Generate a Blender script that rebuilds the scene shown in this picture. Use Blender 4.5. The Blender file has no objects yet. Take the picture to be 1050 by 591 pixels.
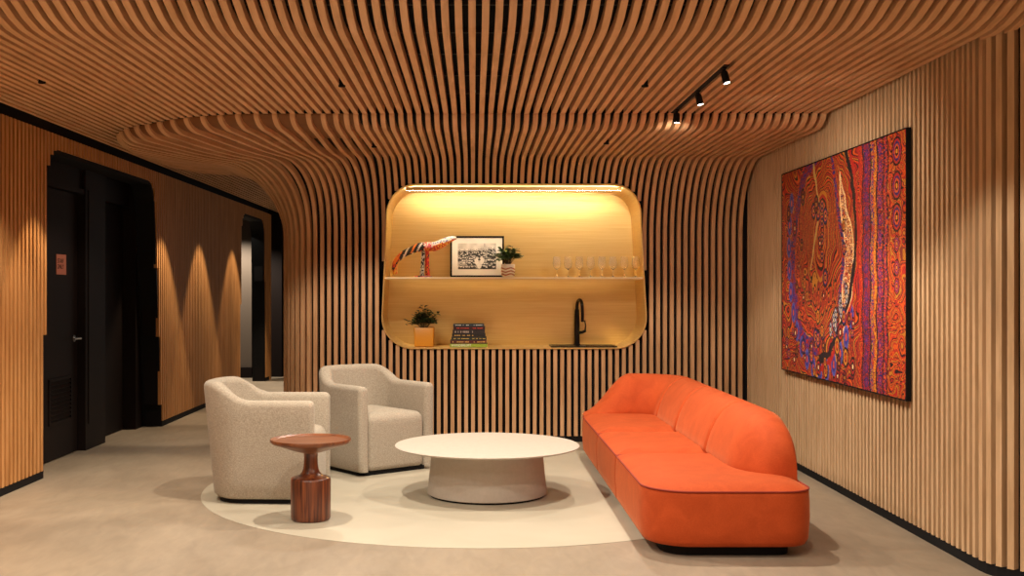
import bpy, bmesh, math, random
import numpy as np
from mathutils import Vector, Matrix
random.seed(7)
C = bpy.context.scene.collection
PI = math.pi
def R(a): return math.radians(a)

# ------------------------------------------------------------------ helpers
class MB:
    """collects geometry, links it as one mesh object"""
    def __init__(s): s.v=[]; s.f=[]; s.m=[]; s.uv={}
    def add(s, vs, fs, mi=0, uvs=None):
        n=len(s.v); s.v.extend([tuple(v) for v in vs])
        for k,f in enumerate(fs):
            if uvs: s.uv[len(s.f)]=[uvs[i] for i in f]
            s.f.append(tuple(i+n for i in f)); s.m.append(mi)
    def box(s,x0,x1,y0,y1,z0,z1,mi=0,uv=None):
        vs=[(x0,y0,z0),(x1,y0,z0),(x1,y1,z0),(x0,y1,z0),(x0,y0,z1),(x1,y0,z1),(x1,y1,z1),(x0,y1,z1)]
        fs=[(0,3,2,1),(4,5,6,7),(0,1,5,4),(1,2,6,5),(2,3,7,6),(3,0,4,7)]
        uvs=None
        if uv is not None: uvs=[(v[2],uv+(v[0]+v[1])*3%.8) for v in vs]
        s.add(vs,fs,mi,uvs)
    def grid(s,rows,closed_u=False,closed_v=False,mi=0,flip=False):
        n=len(rows); m=len(rows[0]); vs=[p for r in rows for p in r]; fs=[]
        for i in range(n if closed_u else n-1):
            for j in range(m if closed_v else m-1):
                a=i*m+j; b=i*m+(j+1)%m; c=((i+1)%n)*m+(j+1)%m; d=((i+1)%n)*m+j
                fs.append((a,b,c,d) if not flip else (d,c,b,a))
        s.add(vs,fs,mi)
    def lathe(s,prof,cx=0,cy=0,n=48,mi=0,cap=True):
        rows=[]
        for r,z in prof:
            rows.append([(cx+r*math.cos(2*PI*k/n),cy+r*math.sin(2*PI*k/n),z) for k in range(n)])
        s.grid(rows,closed_v=True,mi=mi)
        if cap:
            for idx,row in ((0,rows[0]),(-1,rows[-1])):
                if prof[idx][0]>1e-4: s.add(row,[tuple(range(n)) if idx else tuple(range(n))[::-1]],mi)
    def tube(s,pts,rad,n=12,mi=0):
        pts=[Vector(p) for p in pts]
        if not hasattr(rad,'__len__'): rad=[rad]*len(pts)
        rows=[]; up=Vector((.13,.2,1)).normalized(); prev=None
        for i,p in enumerate(pts):
            t=(pts[min(i+1,len(pts)-1)]-pts[max(i-1,0)]).normalized()
            if prev is None:
                a=t.cross(up)
                if a.length<.05: a=t.cross(Vector((1,0,0)))
                a.normalize()
            else: a=(prev-t*prev.dot(t)).normalized()
            prev=a; b=t.cross(a)
            rows.append([tuple(p+(a*math.cos(2*PI*k/n)+b*math.sin(2*PI*k/n))*rad[i]) for k in range(n)])
        s.grid(rows,closed_v=True,mi=mi)
        s.add(rows[0],[tuple(range(n))[::-1]],mi); s.add(rows[-1],[tuple(range(n))],mi)
    def build(s,name,mats,parent=None,smooth=False,weld=False,auto=None):
        me=bpy.data.meshes.new(name); me.from_pydata(s.v,[],s.f)
        if not isinstance(mats,(list,tuple)): mats=[mats]
        for m in mats: me.materials.append(m)
        me.polygons.foreach_set('material_index',s.m)
        if s.uv:
            L=me.uv_layers.new(name='UVMap'); li=0
            dat=np.zeros(len(me.loops)*2,dtype=np.float32)
            for fi,p in enumerate(me.polygons):
                u=s.uv.get(fi)
                if u:
                    for j,l in enumerate(p.loop_indices): dat[2*l]=u[j][0]; dat[2*l+1]=u[j][1]
            L.data.foreach_set('uv',dat)
        bm=bmesh.new(); bm.from_mesh(me)
        if weld: bmesh.ops.remove_doubles(bm,verts=bm.verts,dist=1e-5)
        bmesh.ops.recalc_face_normals(bm,faces=bm.faces)
        bm.to_mesh(me); bm.free()
        if smooth:
            me.polygons.foreach_set('use_smooth',[True]*len(me.polygons))
            if auto is not None: me.set_sharp_from_angle(angle=R(auto))
        me.update()
        o=bpy.data.objects.new(name,me); C.objects.link(o)
        if parent: o.parent=parent
        return o
def tag(o,label=None,cat=None,group=None,kind=None):
    if label: o['label']=label
    if cat: o['category']=cat
    if group: o['group']=group
    if kind: o['kind']=kind
    return o
def thing(name,label,cat,loc=(0,0,0),rz=0,group=None):
    o=bpy.data.objects.new(name,None); C.objects.link(o); o.empty_display_size=.1
    o.location=loc; o.rotation_euler=(0,0,rz)
    return tag(o,label,cat,group)
def struct(mb,name,mats,label=None,**k):
    o=mb.build(name,mats,**k); o['kind']='structure'
    if label: o['label']=label
    return o
def rounded_poly(pts,rad,n=8):
    """fillet every corner of a closed polygon (2D)"""
    out=[]; N=len(pts)
    for i in range(N):
        p=Vector(pts[i]); a=Vector(pts[i-1])-p; b=Vector(pts[(i+1)%N])-p
        r=rad[i] if hasattr(rad,'__len__') else rad
        if r<1e-5: out.append(tuple(p)); continue
        ang=a.angle(b); d=r/math.tan(ang/2); a.normalize(); b.normalize()
        c=p+(a+b).normalized()*(r/math.sin(ang/2))
        s=p+a*d-c; e=p+b*d-c
        a0=math.atan2(s.y,s.x); a1=math.atan2(e.y,e.x)
        da=(a1-a0+PI)%(2*PI)-PI
        for k in range(n+1):
            t=a0+da*k/n; out.append((c.x+r*math.cos(t),c.y+r*math.sin(t)))
    return out
def rrect(x0,x1,y0,y1,r,inset=0,n=8,sub=6):
    """rounded rectangle outline (ccw), constant vertex count; r=(x0y0,x1y0,x1y1,x0y1)"""
    x0+=inset;x1-=inset;y0+=inset;y1-=inset
    out=[]; cs=[(x0,y0,1,1,180),(x1,y0,-1,1,270),(x1,y1,-1,-1,0),(x0,y1,1,-1,90)]
    for i,(cx,cy,sx,sy,a0) in enumerate(cs):
        rr=max(r[i]-inset,.004)
        ox=cx+sx*rr; oy=cy+sy*rr
        for k in range(n+1):
            a=R(a0+90*k/n); out.append((ox+rr*math.cos(a),oy+rr*math.sin(a)))
    # subdivide the straights
    res=[]; N=len(out)
    for i,p in enumerate(out):
        res.append(p); q=out[(i+1)%N]
        if i%(n+1)==n:
            for k in range(1,sub): res.append((p[0]+(q[0]-p[0])*k/sub,p[1]+(q[1]-p[1])*k/sub))
    return res
def in_poly(x,y,P):
    c=False; j=len(P)-1
    for i in range(len(P)):
        xi,yi=P[i]; xj,yj=P[j]
        if (yi>y)!=(yj>y) and x<(xj-xi)*(y-yi)/(yj-yi)+xi: c=not c
        j=i
    return c
def offset_poly(P,d):
    N=len(P); out=[]
    A=sum(P[i][0]*P[(i+1)%N][1]-P[(i+1)%N][0]*P[i][1] for i in range(N))
    sg=1 if A>0 else -1
    for i in range(N):
        t=Vector(P[(i+1)%N])-Vector(P[i-1]); t.normalize()
        out.append((P[i][0]+t.y*d*sg,P[i][1]-t.x*d*sg))
    return out
def smoothstep(a,b,x):
    t=min(1,max(0,(x-a)/(b-a))); return t*t*(3-2*t)

# ------------------------------------------------------------------ materials
def newmat(name):
    m=bpy.data.materials.new(name); m.use_nodes=True
    return m,m.node_tree,m.node_tree.nodes['Principled BSDF']
def flat(name,col,rough=.5,metal=0,spec=.5,emit=None,es=0,**k):
    m,nt,b=newmat(name)
    b.inputs['Base Color'].default_value=(*col,1); b.inputs['Roughness'].default_value=rough
    b.inputs['Metallic'].default_value=metal; b.inputs['Specular IOR Level'].default_value=spec
    if emit: b.inputs['Emission Color'].default_value=(*emit,1); b.inputs['Emission Strength'].default_value=es
    for kk,v in k.items(): b.inputs[kk.replace('_',' ')].default_value=v
    return m
def noise_col(nt,vec,scale,stops,detail=4,dist=0,rough=.55):
    n=nt.nodes.new('ShaderNodeTexNoise'); n.inputs['Scale'].default_value=scale; n.inputs['Detail'].default_value=detail
    n.inputs['Distortion'].default_value=dist; n.inputs['Roughness'].default_value=rough
    if vec: nt.links.new(vec,n.inputs['Vector'])
    r=nt.nodes.new('ShaderNodeValToRGB')
    while len(r.color_ramp.elements)<len(stops): r.color_ramp.elements.new(.5)
    for e,(p,c) in zip(r.color_ramp.elements,stops): e.position=p; e.color=(*c,1)
    nt.links.new(n.outputs['Fac'],r.inputs['Fac'])
    return n,r
def mapping(nt,out,scale,loc=(0,0,0),rot=(0,0,0)):
    mp=nt.nodes.new('ShaderNodeMapping'); mp.inputs['Scale'].default_value=scale
    mp.inputs['Location'].default_value=loc; mp.inputs['Rotation'].default_value=rot
    nt.links.new(out,mp.inputs['Vector']); return mp.outputs['Vector']
def bump(nt,b,height,strength=.3,dist=.002):
    bp=nt.nodes.new('ShaderNodeBump'); bp.inputs['Strength'].default_value=strength; bp.inputs['Distance'].default_value=dist
    nt.links.new(height,bp.inputs['Height']); nt.links.new(bp.outputs['Normal'],b.inputs['Normal'])
def slat_wood(name,c0,c1,c2,rough=.5):
    m,nt,b=newmat(name)
    uv=nt.nodes.new('ShaderNodeUVMap')
    v=mapping(nt,uv.outputs['UV'],(1.2,14,1))
    n,r=noise_col(nt,v,2.0,[(.3,c0),(.5,c1),(.72,c2)],detail=5,dist=.4)
    nt.links.new(r.outputs['Color'],b.inputs['Base Color'])
    b.inputs['Roughness'].default_value=rough; b.inputs['Specular IOR Level'].default_value=.35
    return m
M={}
M['slat']=slat_wood('oak_slat',(.50,.275,.130),(.62,.355,.180),(.72,.43,.235))
M['slat_light']=slat_wood('pale_oak_slat',(.46,.29,.155),(.57,.375,.21),(.66,.45,.27))
M['slat_left']=slat_wood('amber_oak_slat',(.44,.19,.058),(.55,.25,.080),(.65,.32,.12))
M['black']=flat('matt_black',(.006,.006,.007),.75,spec=.2)
M['backing']=flat('dark_backing',(.010,.008,.008),.8,spec=.15)
M['panel_brown']=flat('brown_veneer',(.20,.085,.032),.6,spec=.2)  # own colour of the panel between the fanned slats
M['door_black']=flat('black_painted_door',(.010,.006,.005),.55,spec=.12)
M['column']=flat('taupe_panel',(.11,.08,.058),.6)
M['steel']=flat('brushed_steel',(.75,.73,.7),.28,1)
def mk_floor():
    m,nt,b=newmat('polished_concrete'); tc=nt.nodes.new('ShaderNodeTexCoord')
    v=mapping(nt,tc.outputs['Object'],(1,.55,1))
    n,r=noise_col(nt,v,1.1,[(.28,(.215,.165,.115)),(.5,(.285,.225,.163)),(.72,(.35,.282,.21))],detail=8,dist=.6,rough=.6)
    n2,r2=noise_col(nt,mapping(nt,tc.outputs['Object'],(4,1.2,1)),3.5,[(.3,(.88,.88,.88)),(.7,(1.06,1.05,1.04))],detail=6,dist=1.0)
    mx=nt.nodes.new('ShaderNodeMix'); mx.data_type='RGBA'; mx.blend_type='MULTIPLY'; mx.inputs[0].default_value=1
    nt.links.new(r.outputs['Color'],mx.inputs[6]); nt.links.new(r2.outputs['Color'],mx.inputs[7])
    nt.links.new(mx.outputs[2],b.inputs['Base Color'])
    b.inputs['Roughness'].default_value=.48; b.inputs['Specular IOR Level'].default_value=.4
    bump(nt,b,n2.outputs['Fac'],.08,.002)
    return m
M['floor']=mk_floor()
def mk_inlay():
    m,nt,b=newmat('cream_concrete'); tc=nt.nodes.new('ShaderNodeTexCoord')
    n,r=noise_col(nt,tc.outputs['Object'],1.6,[(.3,(.405,.36,.275)),(.7,(.47,.42,.325))],detail=7,dist=.5)
    nt.links.new(r.outputs['Color'],b.inputs['Base Color']); b.inputs['Roughness'].default_value=.5
    return m
M['inlay']=mk_inlay()
def mk_fabric(name,c0,c1,sc=420,bs=.5,sheen=0,dist=.0015,rough=.9,patch=None):
    m,nt,b=newmat(name); tc=nt.nodes.new('ShaderNodeTexCoord')
    v=mapping(nt,tc.outputs['Object'],(1,1,.45))
    n,r=noise_col(nt,v,sc,[(.36,c0),(.64,c1)],detail=2)
    n3,r3=noise_col(nt,mapping(nt,tc.outputs['Object'],(.4,.4,1)),sc*.9,[(.36,c0),(.64,c1)],detail=2)
    mx=nt.nodes.new('ShaderNodeMix'); mx.data_type='RGBA'; mx.inputs[0].default_value=.5
    nt.links.new(r.outputs['Color'],mx.inputs[6]); nt.links.new(r3.outputs['Color'],mx.inputs[7])
    out=mx.outputs[2]
    if patch:
        n4,r4=noise_col(nt,tc.outputs['Object'],patch[0],[(.32,patch[1]),(.7,patch[2])],detail=5,dist=.8)
        m2=nt.nodes.new('ShaderNodeMix'); m2.data_type='RGBA'; m2.blend_type='MULTIPLY'; m2.inputs[0].default_value=1
        nt.links.new(out,m2.inputs[6]); nt.links.new(r4.outputs['Color'],m2.inputs[7]); out=m2.outputs[2]
    nt.links.new(out,b.inputs['Base Color'])
    b.inputs['Roughness'].default_value=rough; b.inputs['Specular IOR Level'].default_value=.15
    b.inputs['Sheen Weight'].default_value=sheen; b.inputs['Sheen Roughness'].default_value=.35
    b.inputs['Sheen Tint'].default_value=(1,.50,.25,1) if sheen>.3 else (1,1,1,1)
    bump(nt,b,n.outputs['Fac'],bs,dist)
    return m
M['boucle']=mk_fabric('cream_woven_fabric',(.28,.235,.185),(.47,.405,.32),sc=240,bs=.7,sheen=.15,dist=.002)
M['velvet']=mk_fabric('orange_velvet',(.44,.062,.014),(.51,.082,.018),sc=300,bs=.15,sheen=.35,dist=.001,rough=.75,
                      patch=(8,(.88,.84,.80),(1.08,1.12,1.15)))
M['piping']=flat('dark_orange_piping',(.26,.022,.006),.8)
def mk_walnut():
    m,nt,b=newmat('walnut'); tc=nt.nodes.new('ShaderNodeTexCoord')
    # vertical staves: angle-driven variation by noise stretched in z
    v=mapping(nt,tc.outputs['Object'],(14,14,.6))
    n,r=noise_col(nt,v,3.2,[(.32,(.025,.006,.004)),(.44,(.085,.020,.008)),(.56,(.17,.045,.015)),(.70,(.30,.095,.03))],detail=6,dist=.5)
    nt.links.new(r.outputs['Color'],b.inputs['Base Color']); b.inputs['Roughness'].default_value=.35
    b.inputs['Coat Weight'].default_value=.15
    return m
M['walnut']=mk_walnut()
def mk_walnut_top():
    m,nt,b=newmat('walnut_top'); tc=nt.nodes.new('ShaderNodeTexCoord')
    v=mapping(nt,tc.outputs['Object'],(2,16,1))
    n,r=noise_col(nt,v,2.6,[(.3,(.075,.020,.008)),(.5,(.17,.052,.017)),(.72,(.27,.095,.032))],detail=6,dist=.6)
    nt.links.new(r.outputs['Color'],b.inputs['Base Color']); b.inputs['Roughness'].default_value=.35
    return m
M['walnut_top']=mk_walnut_top()
M['table']=mk_fabric('warm_white_composite',(.44,.385,.325),(.48,.42,.36),sc=60,bs=.03,rough=.6)
M['table'].node_tree.nodes['Principled BSDF'].inputs['Specular IOR Level'].default_value=.4
def mk_brass():
    m,nt,b=newmat('brushed_brass'); tc=nt.nodes.new('ShaderNodeTexCoord')
    v=mapping(nt,tc.outputs['Object'],(.6,1,60))
    n,r=noise_col(nt,v,4,[(.3,(.76,.53,.20)),(.7,(.89,.67,.30))],detail=4)
    nt.links.new(r.outputs['Color'],b.inputs['Base Color'])
    b.inputs['Metallic'].default_value=.84; b.inputs['Roughness'].default_value=.40
    b.inputs['Anisotropic'].default_value=.5
    bump(nt,b,n.outputs['Fac'],.12,.001)
    return m
M['brass']=mk_brass()
M['led']=flat('led_strip_light',(1,1,1),.5,emit=(1,.93,.76),es=50)
M['low_fill']=flat('low_fill_glow',(1,1,1),.5,emit=(1,.82,.50),es=6)  # added glow, fills the niche below the shelf
M['lens']=flat('spot_lens',(1,1,1),.3,emit=(1,.9,.75),es=12)
def mk_glass():
    m,nt,b=newmat('clear_glass')
    b.inputs['Base Color'].default_value=(1,.98,.95,1); b.inputs['Transmission Weight'].default_value=.93
    b.inputs['Roughness'].default_value=.02; b.inputs['IOR'].default_value=1.45
    return m
M['glass']=mk_glass()
M['faucet']=flat('black_metal_tap',(.012,.011,.012),.25,.6)
M['leaf_dark']=flat('dark_green_leaf',(.018,.05,.016),.35)
M['leaf']=flat('fresh_green_leaf',(.07,.15,.035),.4)
M['stem']=flat('stem',(.12,.09,.04),.7)
M['soil']=flat('soil',(.03,.02,.012),.9)
M['pot_orange']=flat('amber_pot',(.58,.235,.012),.45)
def mk_attr(name,rough=.6):
    m,nt,b=newmat(name); a=nt.nodes.new('ShaderNodeVertexColor'); a.layer_name='Col'
    nt.links.new(a.outputs['Color'],b.inputs['Base Color']); b.inputs['Roughness'].default_value=rough
    return m
M['paint']=mk_attr('acrylic_paint',.55); M['beads']=mk_attr('beaded_mosaic',.4); M['print']=mk_attr('monochrome_print',.5)
M['pot_stripe']=mk_attr('striped_glaze',.35)
M['white_mat']=flat('white_mount_board',(.80,.77,.73),.7)

# ------------------------------------------------------------------ slat machinery
PITCH=.0611; SW=.0330; SD=.050
YB=9.9; RA=.635; Z1=2.465; Z2=2.55; ZA=Z1-RA   # wall plane, curve radius, lower and upper ceiling levels
def sweep_slat(mb,P,Nn,B,seed,w=SW,d=SD,mi=0,d_list=None):
    """P points on the visible face, N towards the room, B across"""
    vs=[];uv=[]; L=0
    for i,p in enumerate(P):
        if i: L+=(P[i]-P[i-1]).length
        n=Nn[i]; b=B[i]; dd=d_list[i] if d_list else d
        for sx,sn in ((-1,0),(1,0),(1,1),(-1,1)):
            vs.append(p+b*(sx*w/2)-n*(dd*sn)); uv.append((L+seed*.77,seed*3.1+sx*.012+sn*.04*(1 if sx>0 else -1)))
    fs=[]
    for i in range(len(P)-1):
        a=i*4
        for k in range(4): fs.append((a+k,a+(k+1)%4,a+4+(k+1)%4,a+4+k))
    fs.append((3,2,1,0)); e=(len(P)-1)*4; fs.append((e,e+1,e+2,e+3))
    mb.add(vs,fs,mi,uv)
def frames(P,B):
    N=[]
    for i in range(len(P)):
        t=(P[min(i+1,len(P)-1)]-P[max(i-1,0)]).normalized()
        n=B[i].cross(t).normalized()
        N.append(n)
    return N

# niche outline in the (x,z) plane
NP=rounded_poly([(-.826,.838),(1.545,.838),(1.462,2.272),(-.757,2.272)],[.27,.27,.26,.26],n=10)
NCUT=offset_poly(NP,.014)
def s_of_z(z):   # how far the wall has curved towards the room at height z
    return 0 if z<ZA else RA-math.sqrt(max(0,RA*RA-(z-ZA)**2))

CX0=-1.40; CR=.35; CYC=YB+CR
stepE={-9:(-.868,7.54),-10:(-.94,7.54),-11:(-1.025,7.54),-12:(-1.125,7.54),-13:(-1.235,7.54),-14:(-1.355,7.54),-15:(-1.48,7.54),-16:(-1.61,7.56),-17:(-1.74,7.60),
 -18:(-1.87,7.65),-19:(-2.0,7.71),-20:(-2.12,7.80),-21:(-2.24,7.90),-22:(-2.36,8.02),-23:(-2.47,8.12),-24:(-2.58,8.24),-25:(-2.66,8.37),-26:(-2.72,8.50),
 -27:(-2.765,8.64),-28:(-2.79,8.79),-29:(-2.81,8.95),-30:(-2.82,9.11),-31:(-2.825,9.28),-32:(-2.825,9.45),-33:(-2.825,9.62),-34:(-2.82,9.79),-35:(-2.81,9.96),-36:(-2.79,10.13),-37:(-2.76,10.30),-38:(-2.72,10.47)}
def wall_path(k):
    """returns points, across-vectors for slat k from the floor up, over the curve and out to the step"""
    X=-.314+PITCH*k
    if X>=CX0: W=Vector((X,YB,0)); n=Vector((0,-1,0))
    else:
        th=(CX0-X)/CR
        if th<PI/2: n=Vector((-math.sin(th),-math.cos(th),0)); W=Vector((CX0,CYC,0))+n*CR
        else: n=Vector((-1,0,0)); W=Vector((CX0-CR,CYC+(th-PI/2)*CR,0))
    E=Vector((*stepE[k],0)) if k in stepE else Vector((X,7.54,0))
    zs=[.052]+[.052+(ZA-.052)*i/12 for i in range(1,13)]
    P=[];B=[]
    b0=Vector((-n.y,n.x,0))
    for z in zs: P.append(Vector((W.x,W.y,z))); B.append(b0)
    # plan curve outwards
    D=(E-W).length
    c1=W+n*min(.50,D*.28); tE=(Vector((0,1,0)) if k not in stepE else (c1-E).normalized()*.75+Vector((0,.25,0)))
    c2=E+tE.normalized()*(D*.28)
    def bz(t):
        u=1-t; return W*u**3+c1*3*u*u*t+c2*3*u*t*t+E*t**3
    # arc-length table
    T=[bz(i/80) for i in range(81)]; S=[0]
    A=.10*min(1,max(0,(-8-k)/5))*min(1,max(0,(k+26)/6))
    if A:      # the fanning slats sweep sideways as they leave the wall
        for i in range(81):
            q=(T[i]-W).length; T[i].x-=A*smoothstep(0,.75,q)*(1-smoothstep(.8,D,q))
    for i in range(80): S.append(S[-1]+(T[i+1]-T[i]).length)
    tot=S[-1]
    def at(s):
        s=min(max(s,0),tot)
        for i in range(80):
            if S[i+1]>=s: f=(s-S[i])/(S[i+1]-S[i]); return T[i].lerp(T[i+1],f),(T[i+1]-T[i]).normalized()
        return T[80],(T[80]-T[79]).normalized()
    for i in range(1,19):
        a=PI/2*i/18; s=RA*(1-math.cos(a)); p,t=at(s)
        P.append(Vector((p.x,p.y,ZA+RA*math.sin(a)))); B.append(Vector((-t.y,t.x,0)))
    st=.21
    m=10
    for i in range(1,m+1):
        s=RA+(tot-st-RA)*i/m; p,t=at(s); P.append(Vector((p.x,p.y,Z1))); B.append(Vector((-t.y,t.x,0)))
    for i in range(1,11):
        a=PI/2*i/10; s=tot-st+st*math.sin(a); p,t=at(s)
        P.append(Vector((p.x,p.y,Z1+(Z2-Z1)*(1-math.cos(a))))); B.append(Vector((-t.y,t.x,0)))
    return P,B
back=MB(); paths={}
KMAX=int((2.40+.314)/PITCH)
for k in range(-38,KMAX+1):
    P,B=wall_path(k)
    if B[0].cross(Vector((0,0,1))).length<.1: pass
    N=frames(P,B)
    # make N face the room / downwards
    for i in range(len(N)):
        out=Vector((B[i].y,-B[i].x,0))   # plan direction outwards
        ref=out*1.0+Vector((0,0,-1)) 
        if N[i].dot(ref)<0: N[i]=-N[i]
    paths[k]=(P,B,N)
    # cut by niche
    runs=[];cur=[]
    def ins(p): return p.y>9.3 and in_poly(p.x,p.z,NCUT)
    for i in range(len(P)):
        if not ins(P[i]):
            if not cur and i>0:
                a,b=P[i-1].copy(),P[i].copy()
                for _ in range(12):
                    m_=(a+b)/2
                    if ins(m_): a=m_
                    else: b=m_
                cur=[(b,B[i],N[i])]
            cur.append((P[i],B[i],N[i]))
        else:
            if cur:
                a,b=P[i-1].copy(),P[i].copy()
                for _ in range(12):
                    m_=(a+b)/2
                    if ins(m_): b=m_
                    else: a=m_
                if (a-cur[-1][0]).length>1e-4: cur.append((a,B[i-1],N[i-1]))
                runs.append(cur); cur=[]
    if cur: runs.append(cur)
    for c in runs:
        if len(c)>1: sweep_slat(back,[q[0] for q in c],[q[2] for q in c],[q[1] for q in c],k*1.37+50,mi=0)
# black backing behind the slats
ks=sorted(paths)
rows=[[p-n*.056 for p,n in zip(paths[k][0],paths[k][2])] for k in ks]
nr=len(rows[0]); vs=[p for r in rows for p in r]; fs=[]
NIN=offset_poly(NP,.004)
for i in range(len(rows)-1):
    for j in range(nr-1):
        q=[i*nr+j,i*nr+j+1,(i+1)*nr+j+1,(i+1)*nr+j]
        if any(in_poly(vs[a].x,vs[a].z,NIN) and vs[a].y>9.2 for a in q): continue
        fs.append(tuple(q))
back.add(vs,fs,1)
# brown veneer between the fanned slats of the bulge
for i,k in enumerate(ks[:-1]):
    if k>=-8: continue
    A=paths[k]; Bp=paths[k+1]; st0=36 if k>-14 else 35 if k>-20 else 30
    r0=[p-n*.030 for p,n in zip(A[0][st0:],A[2][st0:])]; r1=[p-n*.030 for p,n in zip(Bp[0][st0:],Bp[2][st0:])]
    back.grid([r0,r1],mi=2)
# baseboard of the back wall, follows the rounded corner
bb=[]
for k in ks[::1]:
    p,_,n=paths[k]; bb.append((p[0],n[0]))
for i in range(len(bb)-1):
    (a,na),(b,nb)=bb[i],bb[i+1]
    vs=[a-na*.012,b-nb*.012,b-nb*.06,a-na*.06]
    vs=[Vector((v.x,v.y,0)) for v in vs]+[Vector((v.x,v.y,.052)) for v in vs]
    back.add(vs,[(0,1,5,4),(4,5,6,7),(2,3,7,6)],1)
# solid core of the wall behind (keeps it a wall from any side)
back.box(-1.62,2.6,10.75,10.85,0,2.7,1); back.box(2.405,2.60,9.93,10.80,0,2.7,1)
back.box(-1.70,-1.64,10.3,11.2,0,2.7,1)
struct(back,'wall_back',[M['slat'],M['backing'],M['panel_brown']],'back wall of vertical oak slats that curve over into the ceiling around a brass niche')

# ------------------------------------------------------------------ ceiling
def yE(x):   # where the front slats stop against the step
    pts=[(-9,12),(-2.83,12)]+sorted([(a,b) for (a,b) in stepE.values() if b<9.3])+[(9,7.54)]
    for (x0,y0),(x1,y1) in zip(pts,pts[1:]):
        if x0<=x<=x1: return y0+(y1-y0)*(x-x0)/(x1-x0+1e-9)
    return 7.54
def zfront(y):
    ys=5.24; R1=.80
    if y>=ys: return Z2
    d=ys-y; dm=.42
    if d<dm: return Z2+d*d/(2*R1)
    z=Z2+dm*dm/(2*R1)+(d-dm)*dm/R1
    d3=d-dm
    # ease out again to a flat higher level
    L=1.1; g=dm/R1
    if d3<L: return Z2+dm*dm/(2*R1)+g*(d3-d3*d3/(2*L))
    return Z2+dm*dm/(2*R1)+g*L/2
ceil=MB()
k0=int((-3.02+.314)/PITCH)-1
for k in range(k0,KMAX+30):
    X=-.314+PITCH*k
    if X<-3.03: continue
    near=-3.0
    if X>2.41 and X<3.9: far=5.42-math.sqrt(max(0,.35**2-max(0,.35-(X-2.42))**2))-.0 if X<2.77 else 5.03
    elif X>=3.9: continue
    else: far=yE(X) if X>-2.83 else 17.1
    segs=[(near,far)]
    if X>-2.83 and X<-1.80: segs.append((10.42,17.1))
    for a,b in segs:
        ys=[b]
        y=b
        while y>a+1e-6:
            stp=.12 if 3.0<y<5.6 else .8
            if y>5.6: stp=min(.8,y-5.5)
            y=max(a,y-stp); ys.append(y)
        P=[Vector((X,yy,zfront(yy))) for yy in ys]
        B=[Vector((1,0,0))]*len(P); N=frames(P,B); N=[n if n.z<0 else -n for n in N]
        sweep_slat(ceil,P,N,B,k*2.11+9)
# dark panels above the slats with battens
ys=[17.2]+[10,7.6,7.4]+[5.6-.15*i for i in range(0,22)]+[1,-3.1]
ceil.grid([[(-3.2,y,zfront(y)+.10) for y in ys],[(4.0,y,zfront(y)+.10) for y in ys]],mi=1)
for y in (4.75,5.05,5.5,6.0,6.6,7.2,3.9,3.2):
    z=zfront(y); ceil.box(-3.05,2.4,y-.012,y+.012,z+.075,z+.10,mi=2)
struct(ceil,'ceiling',[M['slat'],M['backing'],flat('dark_batten',(.035,.025,.022),.7)],'ceiling of long parallel oak slats running towards the back wall')

# ------------------------------------------------------------------ right wall
XR=2.427; rw=MB(); y=9.86; k=0
def slat_v(mb,x,y,nx,ny,z0,z1,seed,w=SW,d=.04,mi=0):
    n=Vector((nx,ny,0)); b=Vector((-ny,nx,0))
    P=[Vector((x,y,z0)),Vector((x,y,(z0+z1)/2)),Vector((x,y,z1))]
    sweep_slat(mb,P,[n]*3,[b]*3,seed,w=w,d=d,mi=mi)
YC=5.36
while y>YC:
    slat_v(rw,XR,y,-1,0,.055,2.62,k*1.9+3,w=.029,d=.048); y-=PITCH; k+=1
ang=PITCH/.35/2
while ang<PI/2:
    n=(-math.cos(ang),-math.sin(ang)); slat_v(rw,XR+.35+n[0]*.35,YC+n[1]*.35,n[0],n[1],.055,2.58,k*1.9+3); ang+=PITCH/.35; k+=1
x=XR+.35+.04
while x<3.95:
    slat_v(rw,x,YC-.35,0,-1,.055,2.58,k*1.9+3); x+=PITCH; k+=1
pl=[(XR,9.95),(XR,YC)]+[(XR+.35-.35*math.cos(a),YC-.35*math.sin(a)) for a in [PI/2*i/8 for i in range(1,9)]]+[(3.95,YC-.35)]
def off(pl,d):
    out=[]
    for i,p in enumerate(pl):
        t=Vector(pl[min(i+1,len(pl)-1)])-Vector(pl[max(i-1,0)]); t.normalize()
        out.append((p[0]-t.y*d,p[1]+t.x*d))
    return out
o1=off(pl,.052); o2=off(pl,.16)
rw.grid([[(*p,0) for p in o1],[(*p,2.66) for p in o1],[(*p,2.66) for p in o2],[(*p,0) for p in o2]],closed_u=True,mi=1)
struct(rw,'wall_right',[M['slat_light'],M['backing']],'right wall of vertical pale oak slats, rounded at the near corner')
def skirting(pl,name,d0,d1,h=.055):
    mb=MB(); a=off(pl,d0); b=off(pl,d1)
    mb.grid([[(*p,0) for p in a],[(*p,h) for p in a],[(*p,h) for p in b],[(*p,0) for p in b]],closed_u=True)
    return struct(mb,name,M['black'])
skirting(pl,'baseboard_right',.006,.045)

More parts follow.
